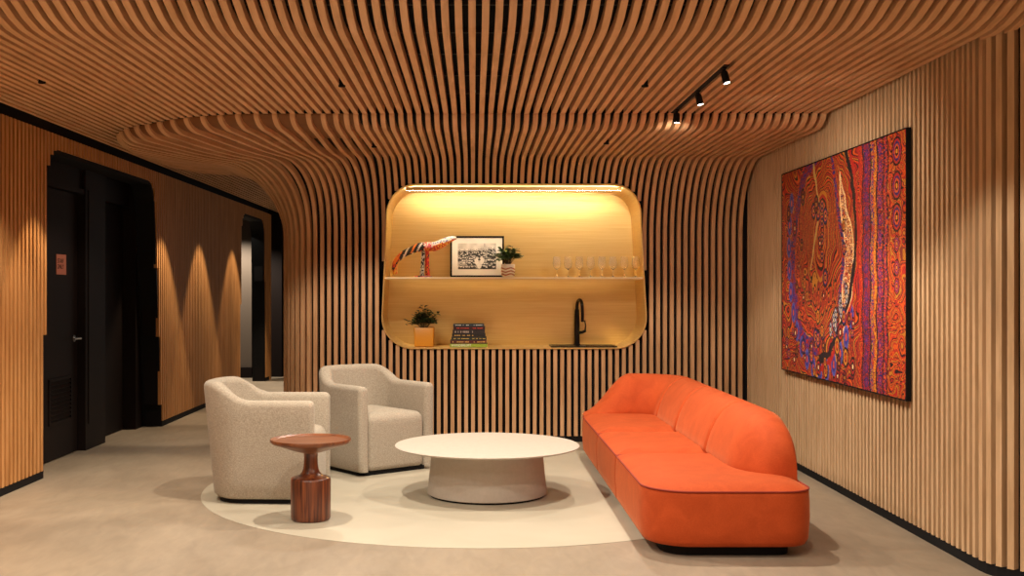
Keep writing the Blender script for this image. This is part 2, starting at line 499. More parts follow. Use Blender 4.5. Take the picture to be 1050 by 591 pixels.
# ------------------------------------------------------------------ left wall
XL=-3.09
OP1=rounded_poly([(7.97,-.5),(11.05,-.5),(10.76,2.375),(8.10,2.375)],[0,0,.2,.2],n=8)
OPX=None
OP2=rounded_poly([(14.68,-.5),(16.52,-.5),(16.42,2.37),(14.84,2.37)],[0,0,.24,.24],n=8)
OC1=offset_poly(OP1,.020); OC2=offset_poly(OP2,.020)
lw=MB(); y=-3.0; k=0; PL=.066
def cuts(yy,z0,z1):
    zs=[z0+(z1-z0)*i/400 for i in range(401)]; runs=[];cur=None
    for z in zs:
        i_=in_poly(yy,z,OC1) or in_poly(yy,z,OC2)
        if not i_:
            if cur is None: cur=[z,z]
            cur[1]=z
        elif cur: runs.append(cur); cur=None
    if cur: runs.append(cur)
    return [r for r in runs if r[1]-r[0]>.02]
while y<16.86:
    for a,b in cuts(y,.055,2.507): slat_v(lw,XL,y,1,0,a,b,k*1.7,w=.036,d=.03)
    for a,b in cuts(y,.0,2.62): lw.box(XL-.16,XL-.03,y-PL/2,y+PL/2,a,b,1)
    for a,b in cuts(y,.0,2.507):
        if a<.01: lw.box(XL-.03,XL-.004,y-PL/2,y+PL/2,0,.055,1)
    y+=PL; k+=1
struct(lw,'wall_left',[M['slat_left'],M['backing']],'left wall of vertical amber oak slats with two dark rounded openings')
# thin trim edges of the openings
for i,OP in enumerate((OP1,OP2)):
    mb=MB(); P=[p for p in OP]; P=[(a,max(b,0)) for a,b in P]
    # open loop: from bottom right up and round to bottom left
    P=[(a,max(b,0)) for a,b in offset_poly(OP,.022)]; path=P[1:]+[P[0]]
    inner=offset_poly(OP,-.010); inner=[(a,max(b,0)) for a,b in inner]; ipath=inner[1:]+[inner[0]]
    x0,x1=XL-.012,XL-.20
    mb.grid([[(x0,*p) for p in path],[(x0,*p) for p in ipath],[(x1,*p) for p in ipath],[(x1,*p) for p in path]],closed_u=True)
    struct(mb,'trim_%d'%(i+1),M['black'])
# dark alcove behind the first opening
al=MB()
al.box(-3.62,-3.52,7.6,11.6,0,2.62,0)
al.box(-3.52,-3.25,7.55,7.62,0,2.62,0); al.box(-3.52,-3.25,11.5,11.6,0,2.62,0)
al.box(-3.52,-3.25,7.6,11.6,2.45,2.62,0)
al.box(-3.52,-3.31,7.62,8.36,0,2.45,0)         # plain panel beside door
al.box(-3.52,-3.27,9.36,9.86,0,2.45,0)         # pier between the doors
al.box(-3.27,-3.262,9.42,9.80,.22,2.2,0)
al.box(-3.52,-3.28,10.78,10.98,0,2.45,0)
al.box(-3.52,-3.31,10.98,11.5,0,2.45,0)
al.box(-3.31,-3.295,10.98,11.5,0,.12,0)
al.box(-3.52,-3.30,8.36,9.36,2.16,2.45,0); al.box(-3.52,-3.34,9.86,10.78,2.16,2.45,0)
al.box(-3.30,-3.28,7.62,9.36,2.16,2.20,0)
struct(al,'wall_alcove',M['door_black'],'black painted recess with two doors behind the left wall opening')
# door 1
d=MB(); d.box(-3.44,-3.33,8.40,9.335,.01,2.155)
d1=struct(d,'door_1',M['door_black'],'black door with louvred vent, small sign and lever handle')
g=MB()
for i in range(9):
    z=.32+i*.034; g.add([(-3.332,8.71,z),(-3.332,9.16,z),(-3.312,9.16,z+.008),(-3.312,8.71,z+.008),(-3.332,8.71,z+.03),(-3.332,9.16,z+.03)],[(0,1,2,3),(3,2,5,4),(0,3,4),(1,5,2)])
g.box(-3.332,-3.318,8.69,8.71,.30,.64); g.box(-3.332,-3.318,9.16,9.18,.30,.64); g.box(-3.332,-3.318,8.69,9.18,.285,.305); g.box(-3.332,-3.318,8.69,9.18,.63,.65)
g.build('vent_grille',M['door_black'],d1)
h=MB(); h.tube([(-3.33,9.26,.95),(-3.325,9.26,.95)],.028,16); h.tube([(-3.33,9.26,.95),(-3.28,9.26,.95)],.009,10)
h.tube([(-3.28,9.27,.95),(-3.28,9.20,.952),(-3.282,9.13,.950)],[.010,.010,.008],10)
hh=h.build('door_handle',M['steel'],d1,smooth=True,auto=40); hh['label']='chrome lever handle'
s=MB(); s.box(-3.331,-3.326,8.86,9.07,1.478,1.640)
sg=s.build('door_sign',flat('copper_sign',(.42,.13,.07),.5),d1); sg['label']='small copper coloured sign with black lettering'
def text_mesh(txt,size,mat,parent,name,M4,depth=.0006,align='CENTER'):
    cu=bpy.data.curves.new(name,'FONT'); cu.body=txt; cu.size=size; cu.extrude=depth; cu.align_x=align; cu.align_y='CENTER'
    o=bpy.data.objects.new(name,cu); C.objects.link(o)
    bpy.context.view_layer.update()
    dg=bpy.context.evaluated_depsgraph_get(); me=bpy.data.meshes.new_from_object(o.evaluated_get(dg))
    bpy.data.objects.remove(o); bpy.data.curves.remove(cu)
    me.transform(M4); me.materials.clear(); me.materials.append(mat)
    o=bpy.data.objects.new(name,me); C.objects.link(o); o.parent=parent
    return o
MX=Matrix(((0,0,1,-3.3255),(1,0,0,8.945),(0,1,0,1.585),(0,0,0,1)))
text_mesh('STAFF',.052,M['black'],sg,'sign_text',MX)
MX2=MX.copy(); MX2[2][3]=1.540
text_mesh('ONLY',.052,M['black'],sg,'sign_text',MX2)
# door 2
d=MB(); d.box(-3.47,-3.40,9.90,10.76,.01,2.155)
d2=struct(d,'door_2',M['door_black'],'plain black door with a round steel knob')
h=MB(); h.tube([(-3.40,10.02,.97),(-3.37,10.02,.97),(-3.355,10.02,.97),(-3.342,10.02,.97)],[.01,.012,.024,.016],14)
h.build('door_knob',M['steel'],d2,smooth=True)
h=MB(); h.box(-3.40,-3.385,10.02,10.10,2.09,2.10); h.box(-3.40,-3.385,10.02,10.035,2.02,2.10)
h.build('door_bracket',M['steel'],d2)
# far end of the corridor
fe=MB()
fe.box(-5.2,-1.2,18.3,18.4,0,2.7,0)
fe.box(-4.20,-3.44,17.2,17.5,0,2.45,1); fe.box(-4.22,-3.43,17.15,17.5,0,.16,0)
fe.box(-3.44,-3.25,17.35,17.6,0,2.45,0); fe.box(-3.45,-3.24,17.3,17.6,0,.12,0)
fe.box(-3.2,-3.0,17.35,17.6,0,2.62,0); fe.box(-3.0,-1.9,17.6,17.7,0,2.62,0)
fe.box(-5.2,-5.1,14,18.4,0,2.7,0); fe.box(-5.2,-3.3,13.9,14,0,2.7,0); fe.box(-5.2,-1.2,12.5,18.4,2.66,2.7,0)
fe.box(XL-.004,XL+.012,16.80,16.88,.0,2.5,2)
struct(fe,'wall_far',[M['door_black'],M['column'],M['slat_left']],'dark panelled end of the corridor beyond the second opening')

# ------------------------------------------------------------------ floor
f=MB(); f.box(-5.2,4.05,-3.1,18.4,-.05,0)
struct(f,'floor',M['floor'],'polished beige concrete floor')
f=MB(); f.lathe([(1.872,.0002),(1.872,.002),(1.866,.003),(0,.003)],n=160)
rug=f.build('floor_inlay',M['inlay']); rug.location=(.04,7.68,0); tag(rug,'large round cream inlay in the concrete floor under the seating group','floor inlay')

mb=MB(); mb.box(-5.2,4.0,-3.1,-3.0,0,3.0)
struct(mb,'wall_front',flat('warm_plaster',(.50,.38,.28),.8),'plain warm plaster wall behind the viewpoint')
mb=MB(); mb.box(3.95,4.05,-3.0,5.1,0,3.0)
struct(mb,'wall_side',flat('warm_plaster_side',(.50,.38,.28),.8),'plain warm plaster side wall beside the viewpoint')

# ------------------------------------------------------------------ armchairs
def armchair(loc,rz,label):
    t=thing('armchair',label,'armchair',loc,rz,'tub armchairs')
    hw=.342; dp=.37; xf=.36; rc=.28
    # outer plan path from right-front (-y) round the back to left-front (+y)
    path=[]; nrm=[]
    def add(x,y,nx,ny): path.append(Vector((x,y))); nrm.append(Vector((nx,ny)))
    for i in range(9): add(xf-(xf+dp-rc)*i/8,-hw,0,-1)
    for i in range(1,17):
        a=PI/2*i/16; add(-dp+rc-rc*math.sin(a),-hw+rc-rc*math.cos(a),-math.sin(a),-math.cos(a))
    for i in range(1,7): add(-dp,(-hw+rc)+(2*(hw-rc))*i/6,-1,0)
    for i in range(1,17):
        a=PI/2*i/16; add(-dp+rc-rc*math.cos(a),hw-rc+rc*math.sin(a),-math.cos(a),math.sin(a))
    for i in range(1,9): add(-dp+rc+(xf+dp-rc)*i/8,hw,0,1)
    # rounded front ends
    n=len(path); secs=[]
    R_=.032
    ends=[]
    for i in range(5):
        a=PI/2*i/4; ends.append((R_*(1-math.sin(a)),R_*(1-math.cos(a))))   # (x shrink from front? , inset)
    seq=[]
    for i in range(4,0,-1):
        a=PI/2*i/4; seq.append((Vector((xf+R_*math.sin(a),-hw)),Vector((0,-1)),R_*(1-math.cos(a))))
    seq+= [(path[i],nrm[i],0) for i in range(n)]
    for i in range(1,5):
        a=PI/2*i/4; seq.append((Vector((xf+R_*math.sin(a),hw)),Vector((0,1)),R_*(1-math.cos(a))))
    mb=MB(); rows=[]
    for p,nn,ins in seq:
        h=.652+.112*smoothstep(-.02,-.30,p.x)-ins*1.0
        bk=smoothstep(0,-.37,p.x)
        th=.088+.015*bk
        rt=min(.042,(th-2*ins)/2-.001)
        sec=[]
        for z in (.032,.05,.15,.3,.45,.55): sec.append((ins if z>.04 else ins+.012,z))
        zt=h-rt
        sec=[q for q in sec if q[1]<zt-.02]; 
        while len(sec)<6: sec.append((ins,zt-.01))
        for i in range(6):
            a=PI/2*i/5; sec.append((ins+rt*(1-math.cos(a)),zt+rt*math.sin(a)))
        for i in range(6):
            a=PI/2*i/5; sec.append((th-ins-rt*(1-math.sin(a)),zt+rt*math.cos(a)))
        for z in (.50,.40,.25): sec.append((th-ins+.01*bk,z))
        sec.append((th-ins,.032))
        row=[]
        for o,z in sec:
            q=p-nn*o
            # back leans out towards the top
            k=(1-z/.76); x=q.x+ .075*bk*k; y=q.y*(1-.02*k)
            row.append((x,y,z))
        rows.append(row)
    mb.grid(rows,closed_v=True)
    m=len(rows[0]); mb.add(rows[0],[tuple(range(m))]); mb.add(rows[-1],[tuple(range(m))[::-1]])
    sh=mb.build('shell',M['boucle'],t,smooth=True,auto=60)
    # seat
    mb=MB(); x0,x1,y0,y1=-.27,.380,-.252,.252; r=(.1,.045,.045,.1); rows=[]
    loops=[(.020,.034,0),(.004,.045,0),(0,.07,0)]
    for z in (.15,.25,.36): loops.append((0,z,0))
    for i in range(1,8):
        a=PI/2*i/7; loops.append((.075*(1-math.cos(a)),.375+.070*math.sin(a),0))
    for ins,z in ((.12,.452),(.17,.457),(.215,.459),(.24,.46)): loops.append((ins,z,0))
    for ins,z,_ in loops: rows.append([(x,y,z) for x,y in rrect(x0,x1,y0,y1,r,ins)])
    mb.grid(rows,closed_v=True); mb.add(rows[-1],[tuple(range(len(rows[-1])))]); mb.add(rows[0],[tuple(range(len(rows[0])))[::-1]])
    mb.build('seat_cushion',M['boucle'],t,smooth=True,auto=50)
    mb=MB(); P0=rrect(-.255,.35,-.30,.30,(.2,.06,.06,.2))
    mb.grid([[(x,y,.0) for x,y in P0],[(x,y,.036) for x,y in P0]],closed_v=True); mb.add([(x,y,0) for x,y in P0],[tuple(range(len(P0)))[::-1]])
    mb.add([(x,y,.036) for x,y in P0],[tuple(range(len(P0)))])
    mb.build('plinth',M['black'],t)
    return t
armchair((-1.388,7.32,.003),R(-2),'cream woven tub armchair facing right, seen from its side behind the wooden side table')
armchair((-.805,8.50,.003),R(-51),'cream woven tub armchair turned towards the camera in front of the slatted back wall')

# ------------------------------------------------------------------ coffee table
t=thing('coffee_table','large round warm white coffee table with a thick tapered drum base','table',(.087,7.346,.003))
mb=MB(); mb.lathe([(0,.300),(.36,.300),(.50,.306),(.585,.314),(.603,.320),(.6085,.3245),(.6085,.328),(.604,.331),(.590,.3315),(0,.3315)],n=96)
mb.build('tabletop',M['table'],t,smooth=True,auto=40)
mb=MB(); mb.lathe([(.385,.012),(.393,.016),(.393,.03),(.380,.15),(.368,.27),(.366,.302)],n=96)
mb.build('base',M['table'],t,smooth=True,auto=40)
mb=MB(); mb.lathe([(.375,0),(.375,.014)],n=64); mb.build('plinth',M['black'],t)

# ------------------------------------------------------------------ side table
t=thing('side_table','small turned walnut side table with dished round top beside the left armchair','table',(-.959,6.535,.003))
mb=MB(); mb.lathe([(.104,0),(.112,.006),(.115,.014),(.1165,.03),(.117,.235),(.114,.246),(.107,.251),(.08,.258)],n=64)
mb.build('base',M['walnut'],t,smooth=True,auto=50)
mb=MB(); mb.lathe([(.082,.255),(.066,.265),(.053,.280),(.045,.300),(.041,.330),(.040,.365),(.042,.395),(.05,.402)],n=48)
mb.build('column',M['walnut'],t,smooth=True)
mb=MB(); mb.lathe([(.042,.392),(.075,.400),(.13,.418),(.19,.440),(.226,.452),(.2345,.460),(.236,.470),(.233,.4765),(.228,.476),(.222,.468),(.20,.466),(0,.466)],n=96)
mb.build('tabletop',M['walnut_top'],t,smooth=True,auto=50)

# ------------------------------------------------------------------ sofa
sofa=thing('sofa','long orange velvet sofa with curved low back along the right wall','sofa',(0,0,.0))
XS0,XS1=.868,1.722; ZB=.052; ZS=.338
cuts_y=[5.575,6.815,7.835,9.12]
def seat_module(y0,y1,r,crown=.040):
    mb=MB(); loops=[]
    loops+= [(.045,ZB),(.018,ZB+.006),(.004,ZB+.03),(0,ZB+.08),(-.004,.19),(-.003,.27),(0,ZS-.03),(.001,ZS-.012),(.006,ZS-.002)]
    rows=[[(x,y,z) for x,y in rrect(XS0,XS1,y0,y1,r,ins,n=10,sub=8)] for ins,z in loops]
    mb.grid(rows,closed_v=True); mb.add(rows[0],[tuple(range(len(rows[0])))[::-1]])
    top=[(.006,ZS-.002)]
    for i in range(1,9):
        a=i/8; top.append((.010+.20*a**1.25,ZS-.004+crown*(1-(1-a)**2.6)))
    rows=[[(x,y,z) for x,y in rrect(XS0,XS1,y0,y1,r,ins,n=10,sub=8)] for ins,z in top]
    mb.grid(rows,closed_v=True); mb.add(rows[-1],[tuple(range(len(rows[-1])))])
    o=mb.build('seat_cushion',M['velvet'],sofa,smooth=True,auto=55)
    p=MB(); L=rrect(XS0,XS1,y0,y1,r,.002,n=10,sub=8); Lc=[Vector((x,y,ZS-.001)) for x,y in L]
    N=len(Lc); rows=[]
    for i in range(N):
        tt=(Lc[(i+1)%N]-Lc[i-1]).normalized(); a=Vector((tt.y,-tt.x,0)); up=Vector((0,0,1))
        rows.append([tuple(Lc[i]+(a*math.cos(q)+up*math.sin(q))*.0055) for q in [2*PI*j/6 for j in range(6)]])
    p.grid(rows,closed_u=True,closed_v=True); p.build('piping',M['piping'],o,smooth=True)
seat_module(cuts_y[0],cuts_y[1]-.009,(.25,.16,.012,.012))
seat_module(cuts_y[1]+.009,cuts_y[2]-.009,(.012,.012,.012,.012))
seat_module(cuts_y[2]+.009,cuts_y[3],(.012,.012,.2,.25))
mb=MB(); P0=rrect(XS0+.10,XS1-.10,5.66,9.02,(.14,.1,.12,.15))
mb.grid([[(x,y,.0) for x,y in P0],[(x,y,.056) for x,y in P0]],closed_v=True); mb.add([(x,y,0) for x,y in P0],[tuple(range(len(P0)))[::-1]])
mb.build('plinth',M['black'],sofa)
# back: profile (offset outwards from the inner line, z)
BP=[(.012,.345),(0,.375),(.01,.42),(.032,.49),(.065,.56),(.108,.62),(.158,.656),(.205,.673),(.25,.675),(.282,.66),(.300,.63),(.305,.58),(.306,.50),(.308,.42),(.310,.33)]
def back_piece(path,name,anchor=.15):
    """path: list of (point2, outward normal2, height factor, depth factor, pinch)"""
    mb=MB(); rows=[]
    for (p,nn,hf,df,pin) in path:
        row=[]
        for o,z in BP:
            oo=anchor+(o-anchor)*df; zz=.335+(z-.335)*hf
            if pin:
                oo+= (.155-oo)*pin/.155*1.0; zz-= pin*smoothstep(.36,.6,z)
            row.append((p[0]+nn[0]*oo,p[1]+nn[1]*oo,zz))
        rows.append(row)
    mb.grid(rows)
    for rr in (rows[0],rows[-1]): mb.add(rr,[tuple(range(len(rr)))])
    return mb.build(name,M['velvet'],sofa,smooth=True,auto=60)
XI=1.412
def straight(y0,y1,n=10,p0=True,p1=True):
    out=[]; L=y1-y0; e=.045
    if p0:
        for i in range(5):
            a=PI/2*i/5; out.append(((XI,y0+e*(1-math.cos(a))),(1,0),1,1,.036*(1-math.sin(a))))
    ys=[y0+(e if p0 else 0)+(L-(e if p0 else 0)-(e if p1 else 0))*i/n for i in range(n+1)]
    out+=[((XI,y),(1,0),1,1,0) for y in ys]
    if p1:
        for i in range(1,6):
            a=PI/2*i/5; out.append(((XI,y1-e*(1-math.sin(a))),(1,0),1,1,.036*(1-math.cos(a))))
    return out
# near back cushion with a rounded sloping end
near=[]
for i in range(0,23):
    a=(i/22)**1.7; y=5.89+.42*a
    hf=(1-(1-a)**2)**.33 if a>0 else .03
    df=.12+.88*(1-(1-a)**2.4)**(1/2.4)
    near.append(((XI,y),(1,0),max(hf,.03),df,0))
near+=straight(6.33,6.815,6,False,True)
back_piece(near,'back_cushion',.30)
back_piece(straight(6.815,7.835),'back_cushion')
back_piece(straight(7.835,8.62),'back_cushion')
# far end wraps round as an arm
arm=[]
e=.03
for i in range(5):
    a=PI/2*i/5; arm.append(((XI,8.62+e*(1-math.cos(a))),(1,0),1,1,.036*(1-math.sin(a))))
arm.append(((XI,8.66),(1,0),1,1,0))
rc=.12
for i in range(0,9):
    a=PI/2*i/8; arm.append(((XI-rc+rc*math.cos(a),8.68+rc*math.sin(a)),(math.cos(a),math.sin(a)),1,1,0))
xe=XI-rc
for i in range(1,17):
    a=i/16; x=xe-a*(xe-.90)
    hf=1-.0*a if a<.12 else 1-.93*smoothstep(.05,1.05,a)**1.05
    arm.append(((x,8.80),(0,1),max(hf,.05),1-.1*a,0))
arm.append(((.885,8.80),(0,1),.02,.8,0))
back_piece(arm,'armrest')

# ------------------------------------------------------------------ painting
def color_grid(name,mat,parent,f,nx,ny,pos):
    """f(u,v)->rgb arrays; pos(u,v)->xyz"""
    u,v=np.meshgrid((np.arange(nx)+.5)/nx,(np.arange(ny)+.5)/ny)
    col=f(u,v).reshape(-1,3)
    vs=[pos(i/nx,j/ny) for j in range(ny+1) for i in range(nx+1)]
    fs=[(j*(nx+1)+i,j*(nx+1)+i+1,(j+1)*(nx+1)+i+1,(j+1)*(nx+1)+i) for j in range(ny) for i in range(nx)]
    me=bpy.data.meshes.new(name); me.from_pydata(vs,[],fs); me.materials.append(mat)
    ca=me.color_attributes.new('Col','FLOAT_COLOR','CORNER')
    c=np.ones((len(col),4),dtype=np.float32); c[:,:3]=col
    ca.data.foreach_set('color',np.repeat(c,4,axis=0).ravel())
    o=bpy.data.objects.new(name,me); C.objects.link(o); o.parent=parent
    return o
rs=np.random.RandomState(4)
def vnoise(u,v,fx,fy,seed):
    r=np.random.RandomState(seed); G=r.rand(64,64)
    x=u*fx; y=v*fy; xi=np.floor(x).astype(int)%63; yi=np.floor(y).astype(int)%63
    tx=x-np.floor(x); ty=y-np.floor(y); tx=tx*tx*(3-2*tx); ty=ty*ty*(3-2*ty)
    return (G[yi,xi]*(1-tx)+G[yi,xi+1]*tx)*(1-ty)+(G[yi+1,xi]*(1-tx)+G[yi+1,xi+1]*tx)*ty
RED=np.array([.40,.012,.010]);ORG=np.array([.62,.085,.006]);YEL=np.array([.70,.27,.02]);BLU=np.array([.022,.016,.15]);BLK=np.array([.010,.006,.012])
PUR=np.array([.10,.008,.04]);CRM=np.array([.90,.62,.30]);MAR=np.array([.20,.012,.012])
def paintf(u,v):
    W,H=2.48,1.505
    out=np.zeros(u.shape+(3,))
    wu=u+.030*(vnoise(u,v,7,5,1)-.5)+.014*(vnoise(u,v,22,16,2)-.5); wv=v+.05*(vnoise(u,v,6,6,3)-.5)+.024*(vnoise(u,v,20,14,5)-.5)
    def pal(f,cols):
        return np.array(cols)[np.floor(f*len(cols)).astype(int)%len(cols)]
    def ring(x,y,rx,ry,cols,k=1.0):
        d=np.sqrt(((u-x)*W/rx)**2+((v-y)*H/ry)**2); m=d<1
        out[m]=pal(d*.999*k,cols)[m]
    f=vnoise(wu,wv,7,5,11)*2.2+vnoise(wu,wv,16,11,12)*.9+.5*wu
    out[:]=pal(f*2.6,[ORG,BLK,RED,MAR,YEL*.8,BLK,ORG,RED,BLK,RED,MAR])
    cu=.37+.04*np.sin((wv-.5)*3); e=np.sqrt(((wu-cu)/.285)**2+((wv-.60)/.54)**2)
    ins=e<1
    g=e*3.4+1.1*vnoise(wu,wv,9,6,21)+.35*vnoise(wu,wv,26,18,22)
    out[ins]=pal(g*1.7,[RED,ORG,BLK,YEL*.75,MAR,RED,BLK,ORG,MAR,RED,YEL*.6,BLK])[ins]
    # blue and dark band sweeping down the left inside of the oval
    m=(np.abs(e-.90)<.07)&(u<.36); out[m]=pal(vnoise(u,v,70,44,23)*3,[BLU,BLU*1.6,MAR,RED])[m]
    m=(np.abs(e-.74)<.05)&(u<.36)&(v<.7); out[m]=pal(vnoise(u,v,60,44,24)*3,[RED,ORG,BLK,MAR])[m]
    # tall ringed egg
    e2=np.sqrt(((wu-.40)/.070)**2+((wv-.66)/.22)**2); m=e2<1
    out[m]=pal(e2*2.2+.15*vnoise(u,v,50,40,3),[YEL*.7,MAR,ORG,BLK,RED])[m]
    for y in (.56,.64,.72,.79): ring(.40,y,.045,.05,[YEL,BLK,BLU,ORG,BLK])
    # pale leaf shape left of the dark line, with small blue and red marks
    xs=.525+.085*np.sin(np.clip((v-.05)/.95,0,1)*PI); wd=.036*np.sin(np.clip((v-.12)/.8,0,1)*PI)
    m=np.abs(wu-xs)<wd; out[m]=pal(vnoise(u,v,75,36,31)*3.2,[CRM,BLU,YEL,RED,BLK,CRM*.9,ORG])[m]
    m=(np.abs(np.abs(wu-xs)-wd)<.004)&(v>.12)&(v<.92); out[m]=CRM
    xs2=xs-.045; m=(np.abs(wu-xs2)<.010)&(v>.1); out[m]=pal(vnoise(u,v,30,60,35)*3,[BLU*1.5,BLU,RED])[m]
    xs=.33+.04*np.sin(v*9+1); m=(np.abs(wu-xs)<.007)&(v>.5); out[m]=np.array([.50,.34,.10])
    for i in range(16):
        a=R(155+i*11.5); ring(.38+.305*math.cos(a),.60+.57*math.sin(a),.050,.078,[np.array([.60,.07,.02]),BLU*1.4,np.array([.07,.08,.36])])
    for i in range(7): ring(.30+.035*i,.40-.02*(3-abs(i-3)),.034,.085,[RED,MAR,ORG,BLK])
    m=(np.abs(e-1)<.032)&(u>.36); out[m]=BLK
    m=(np.abs(e-1.07)<.022)&(u>.36); out[m]=RED
    r=np.random.RandomState(8)
    for i in range(64):
        x=r.uniform(.03,.66); y=r.uniform(.02,.30) if i<44 else r.uniform(.25,.95); q=r.uniform(.026,.055)
        ring(x,y,q,q*1.25,[[YEL,BLK,ORG,BLU,BLK],[ORG,MAR,YEL*.8,BLK],[CRM,BLK,RED,BLK],[YEL*.8,BLK,MAR,BLK]][i%4])
    for i in range(9):
        a=i/8; ring(.60-.12*a+.02*math.sin(i*2),.40-.17*a,.030,.060,[CRM,BLK,[.35,.36,.45],BLK])
    b=u>.700+.010*np.sin(v*11)
    ub=u+.005*np.sin(v*26)
    out[b]=pal(ub[b]*30,[RED,MAR,PUR,RED])
    def band(a0,a1,cols,fx,fy,sd):
        m=(ub>a0)&(ub<a1); out[m]=pal(vnoise(u,v,fx,fy,sd)*len(cols)*1.5,cols)[m]
    band(.700,.722,[RED,ORG,RED,MAR],60,60,40)
    band(.722,.775,[PUR,RED,BLU,RED,BLK,MAR],62,50,41)
    band(.775,.80,[BLU,ORG,BLU,RED,YEL*.7],62,50,42)
    band(.80,.820,[YEL,ORG,YEL*.7,MAR],62,60,43)
    band(.820,.862,[BLU,RED,MAR,BLK,ORG],62,55,44)
    band(.862,.888,[RED,MAR,BLU*.8,ORG],60,60,45)
    for i in range(17): ring(.748,.03+i*.058,.030,.030,[RED,BLU*1.5,MAR,BLU])
    for i in range(14): ring(.840,.05+i*.07,.028,.034,[ORG,BLU*1.4,RED,BLU])
    for i in range(9): ring(.788,.07+i*.105,.020,.040,[YEL,BLK,YEL*.8,BLU])
    m=ub>.888; ff=vnoise(wu,wv,14,10,47)*3+vnoise(wu,wv,32,32,48)*1.2; out[m]=pal(ff*1.6,[ORG,RED,YEL*.7,MAR,ORG,BLK,RED])[m]
    for i,y in enumerate((.93,.80,.68,.58,.49,.42)): ring(.945,y,.078 if i<3 else .042,.085 if i<3 else .05,[YEL,BLK,ORG,BLU,RED,BLK])
    for x0 in (.888,.862,.82,.775,.722): m=np.abs(ub-x0)<.0032; out[m]=BLK
    # raised dots of paint
    k=1+.38*np.sin(u*W*2*PI/.024)*np.sin(v*H*2*PI/.024)+.20*(np.random.RandomState(2).rand(*u.shape)-.5)
    out*=k[...,None]
    return np.clip(out,0,1)
pt=thing('wall_painting','large red, orange and blue abstract dotted painting hung on the right slatted wall','painting',(2.398,7.41,.742))
Wp=2.48; Hp=1.505
c=color_grid('canvas',M['paint'],pt,paintf,420,256,lambda u,v:(0,Wp/2-u*Wp,v*Hp))
mb=MB(); mb.box(0.0012,.026,-Wp/2-.006,Wp/2+.006,-.006,Hp+.006); mb.box(-.003,.026,-Wp/2-.008,-Wp/2-.001,-.008,Hp+.008); mb.box(-.003,.026,Wp/2+.001,Wp/2+.008,-.008,Hp+.008)
mb.box(-.003,.026,-Wp/2,Wp/2,-.008,-.001); mb.box(-.003,.026,-Wp/2,Wp/2,Hp+.001,Hp+.008)
mb.build('frame',M['black'],pt)

# ------------------------------------------------------------------ niche
YN=10.45; ni=thing('wall_niche','brass lined rounded niche with one shelf and bar counter set in the back wall','niche',(.35,9.9,.838))
NL=Vector((.35,9.9,.838))
def loc(p): return (p[0]-NL.x,p[1]-NL.y,p[2]-NL.z)
def yf(z): return YB-s_of_z(z)-.012
mb=MB(); dense=[]
for i in range(len(NP)):
    a=NP[i]; b=NP[(i+1)%len(NP)]; L=math.dist(a,b); n=max(1,int(L/.08))
    for k in range(n): dense.append((a[0]+(b[0]-a[0])*k/n,a[1]+(b[1]-a[1])*k/n))
OUT=offset_poly(dense,.010)
r0=[loc((x,yf(z)+.02,z)) for x,z in OUT]; r1=[loc((x,yf(z),z)) for x,z in OUT]; r2=[loc((x,yf(z),z)) for x,z in dense]; r3=[loc((x,YN,z)) for x,z in dense]
ro=[loc((x,YN,z)) for x,z in OUT]
mb.grid([ro,r0,r1,r2,r3],closed_v=True)
mb.build('lining',M['brass'],ni,smooth=True,auto=35)
mb=MB(); mb.add([loc((x,YN,z)) for x,z in dense],[tuple(range(len(dense)))]); mb.add([loc((x,YN+.02,z)) for x,z in dense],[tuple(range(len(dense)))])
mb.build('back_panel',M['brass'],ni)
ZSH=1.470
mb=MB(); mb.box(*[a-b for a,b in ((-.80,NL.x),(1.508,NL.x),(9.935,NL.y),(YN,NL.y),(ZSH-.016,NL.z),(ZSH,NL.z))])
sh=mb.build('shelf',M['brass'],ni)
mb=MB(); mb.box(*[a-b for a,b in ((-.80,NL.x),(1.508,NL.x),(9.929,NL.y),(9.935,NL.y),(ZSH-.016,NL.z),(ZSH,NL.z))])  # added pale strip, the bright edge highlight is put into its colour
mb.build('shelf_edge_highlight',flat('brass_edge_highlight',(.95,.80,.52),.35,.35),sh)
mb=MB(); mb.box(-.60-NL.x,1.30-NL.x,9.83-NL.y,9.85-NL.y,2.235-NL.z,2.245-NL.z)
mb.box(-.60-NL.x,1.30-NL.x,9.80-NL.y,9.812-NL.y,2.232-NL.z,2.262-NL.z,1)
mb.build('led_or_fill_strip',[M['led'],M['brass']],ni)
mb=MB(); mb.box(-.70-NL.x,1.40-NL.x,9.975-NL.y,9.985-NL.y,ZSH-.024-NL.z,ZSH-.017-NL.z)  # added glowing strip under the shelf, brightens the lower niche
mb.box(-.79-NL.x,1.50-NL.x,9.935-NL.y,9.941-NL.y,ZSH-.026-NL.z,ZSH-.016-NL.z,1)
mb.build('led_or_fill_strip',[M['low_fill'],M['brass']],ni)
ZC=.840
# sink and tap
t=thing('sink','flat black bar sink let into the brass counter','sink',(.99,10.13,ZC+.0015))
mb=MB(); P1=rrect(-.30,.30,-.16,.16,(.03,)*4); P2=rrect(-.30,.30,-.16,.16,(.03,)*4,.02)
mb.grid([[(x,y,0) for x,y in P1],[(x,y,.008) for x,y in P1],[(x,y,.008) for x,y in P2],[(x,y,.002) for x,y in P2]],closed_v=True)
mb.add([(x,y,.002) for x,y in P2],[tuple(range(len(P2)))]); mb.build('basin',M['faucet'],t)
mb=MB(); mb.lathe([(.03,.002),(.03,.004),(.012,.004)],n=20); mb.build('drain',M['steel'],t)
t=thing('tap','tall black pull-down tap standing behind the sink on the niche counter','tap',(.96,10.36,ZC+.001),0)
mb=MB(); mb.lathe([(.030,0),(.030,.012),(.026,.016),(.026,.20),(.020,.33),(.014,.335)],n=24); mb.build('body',M['faucet'],t,smooth=True,auto=40)
mb=MB(); pts=[(0,0,.30)]
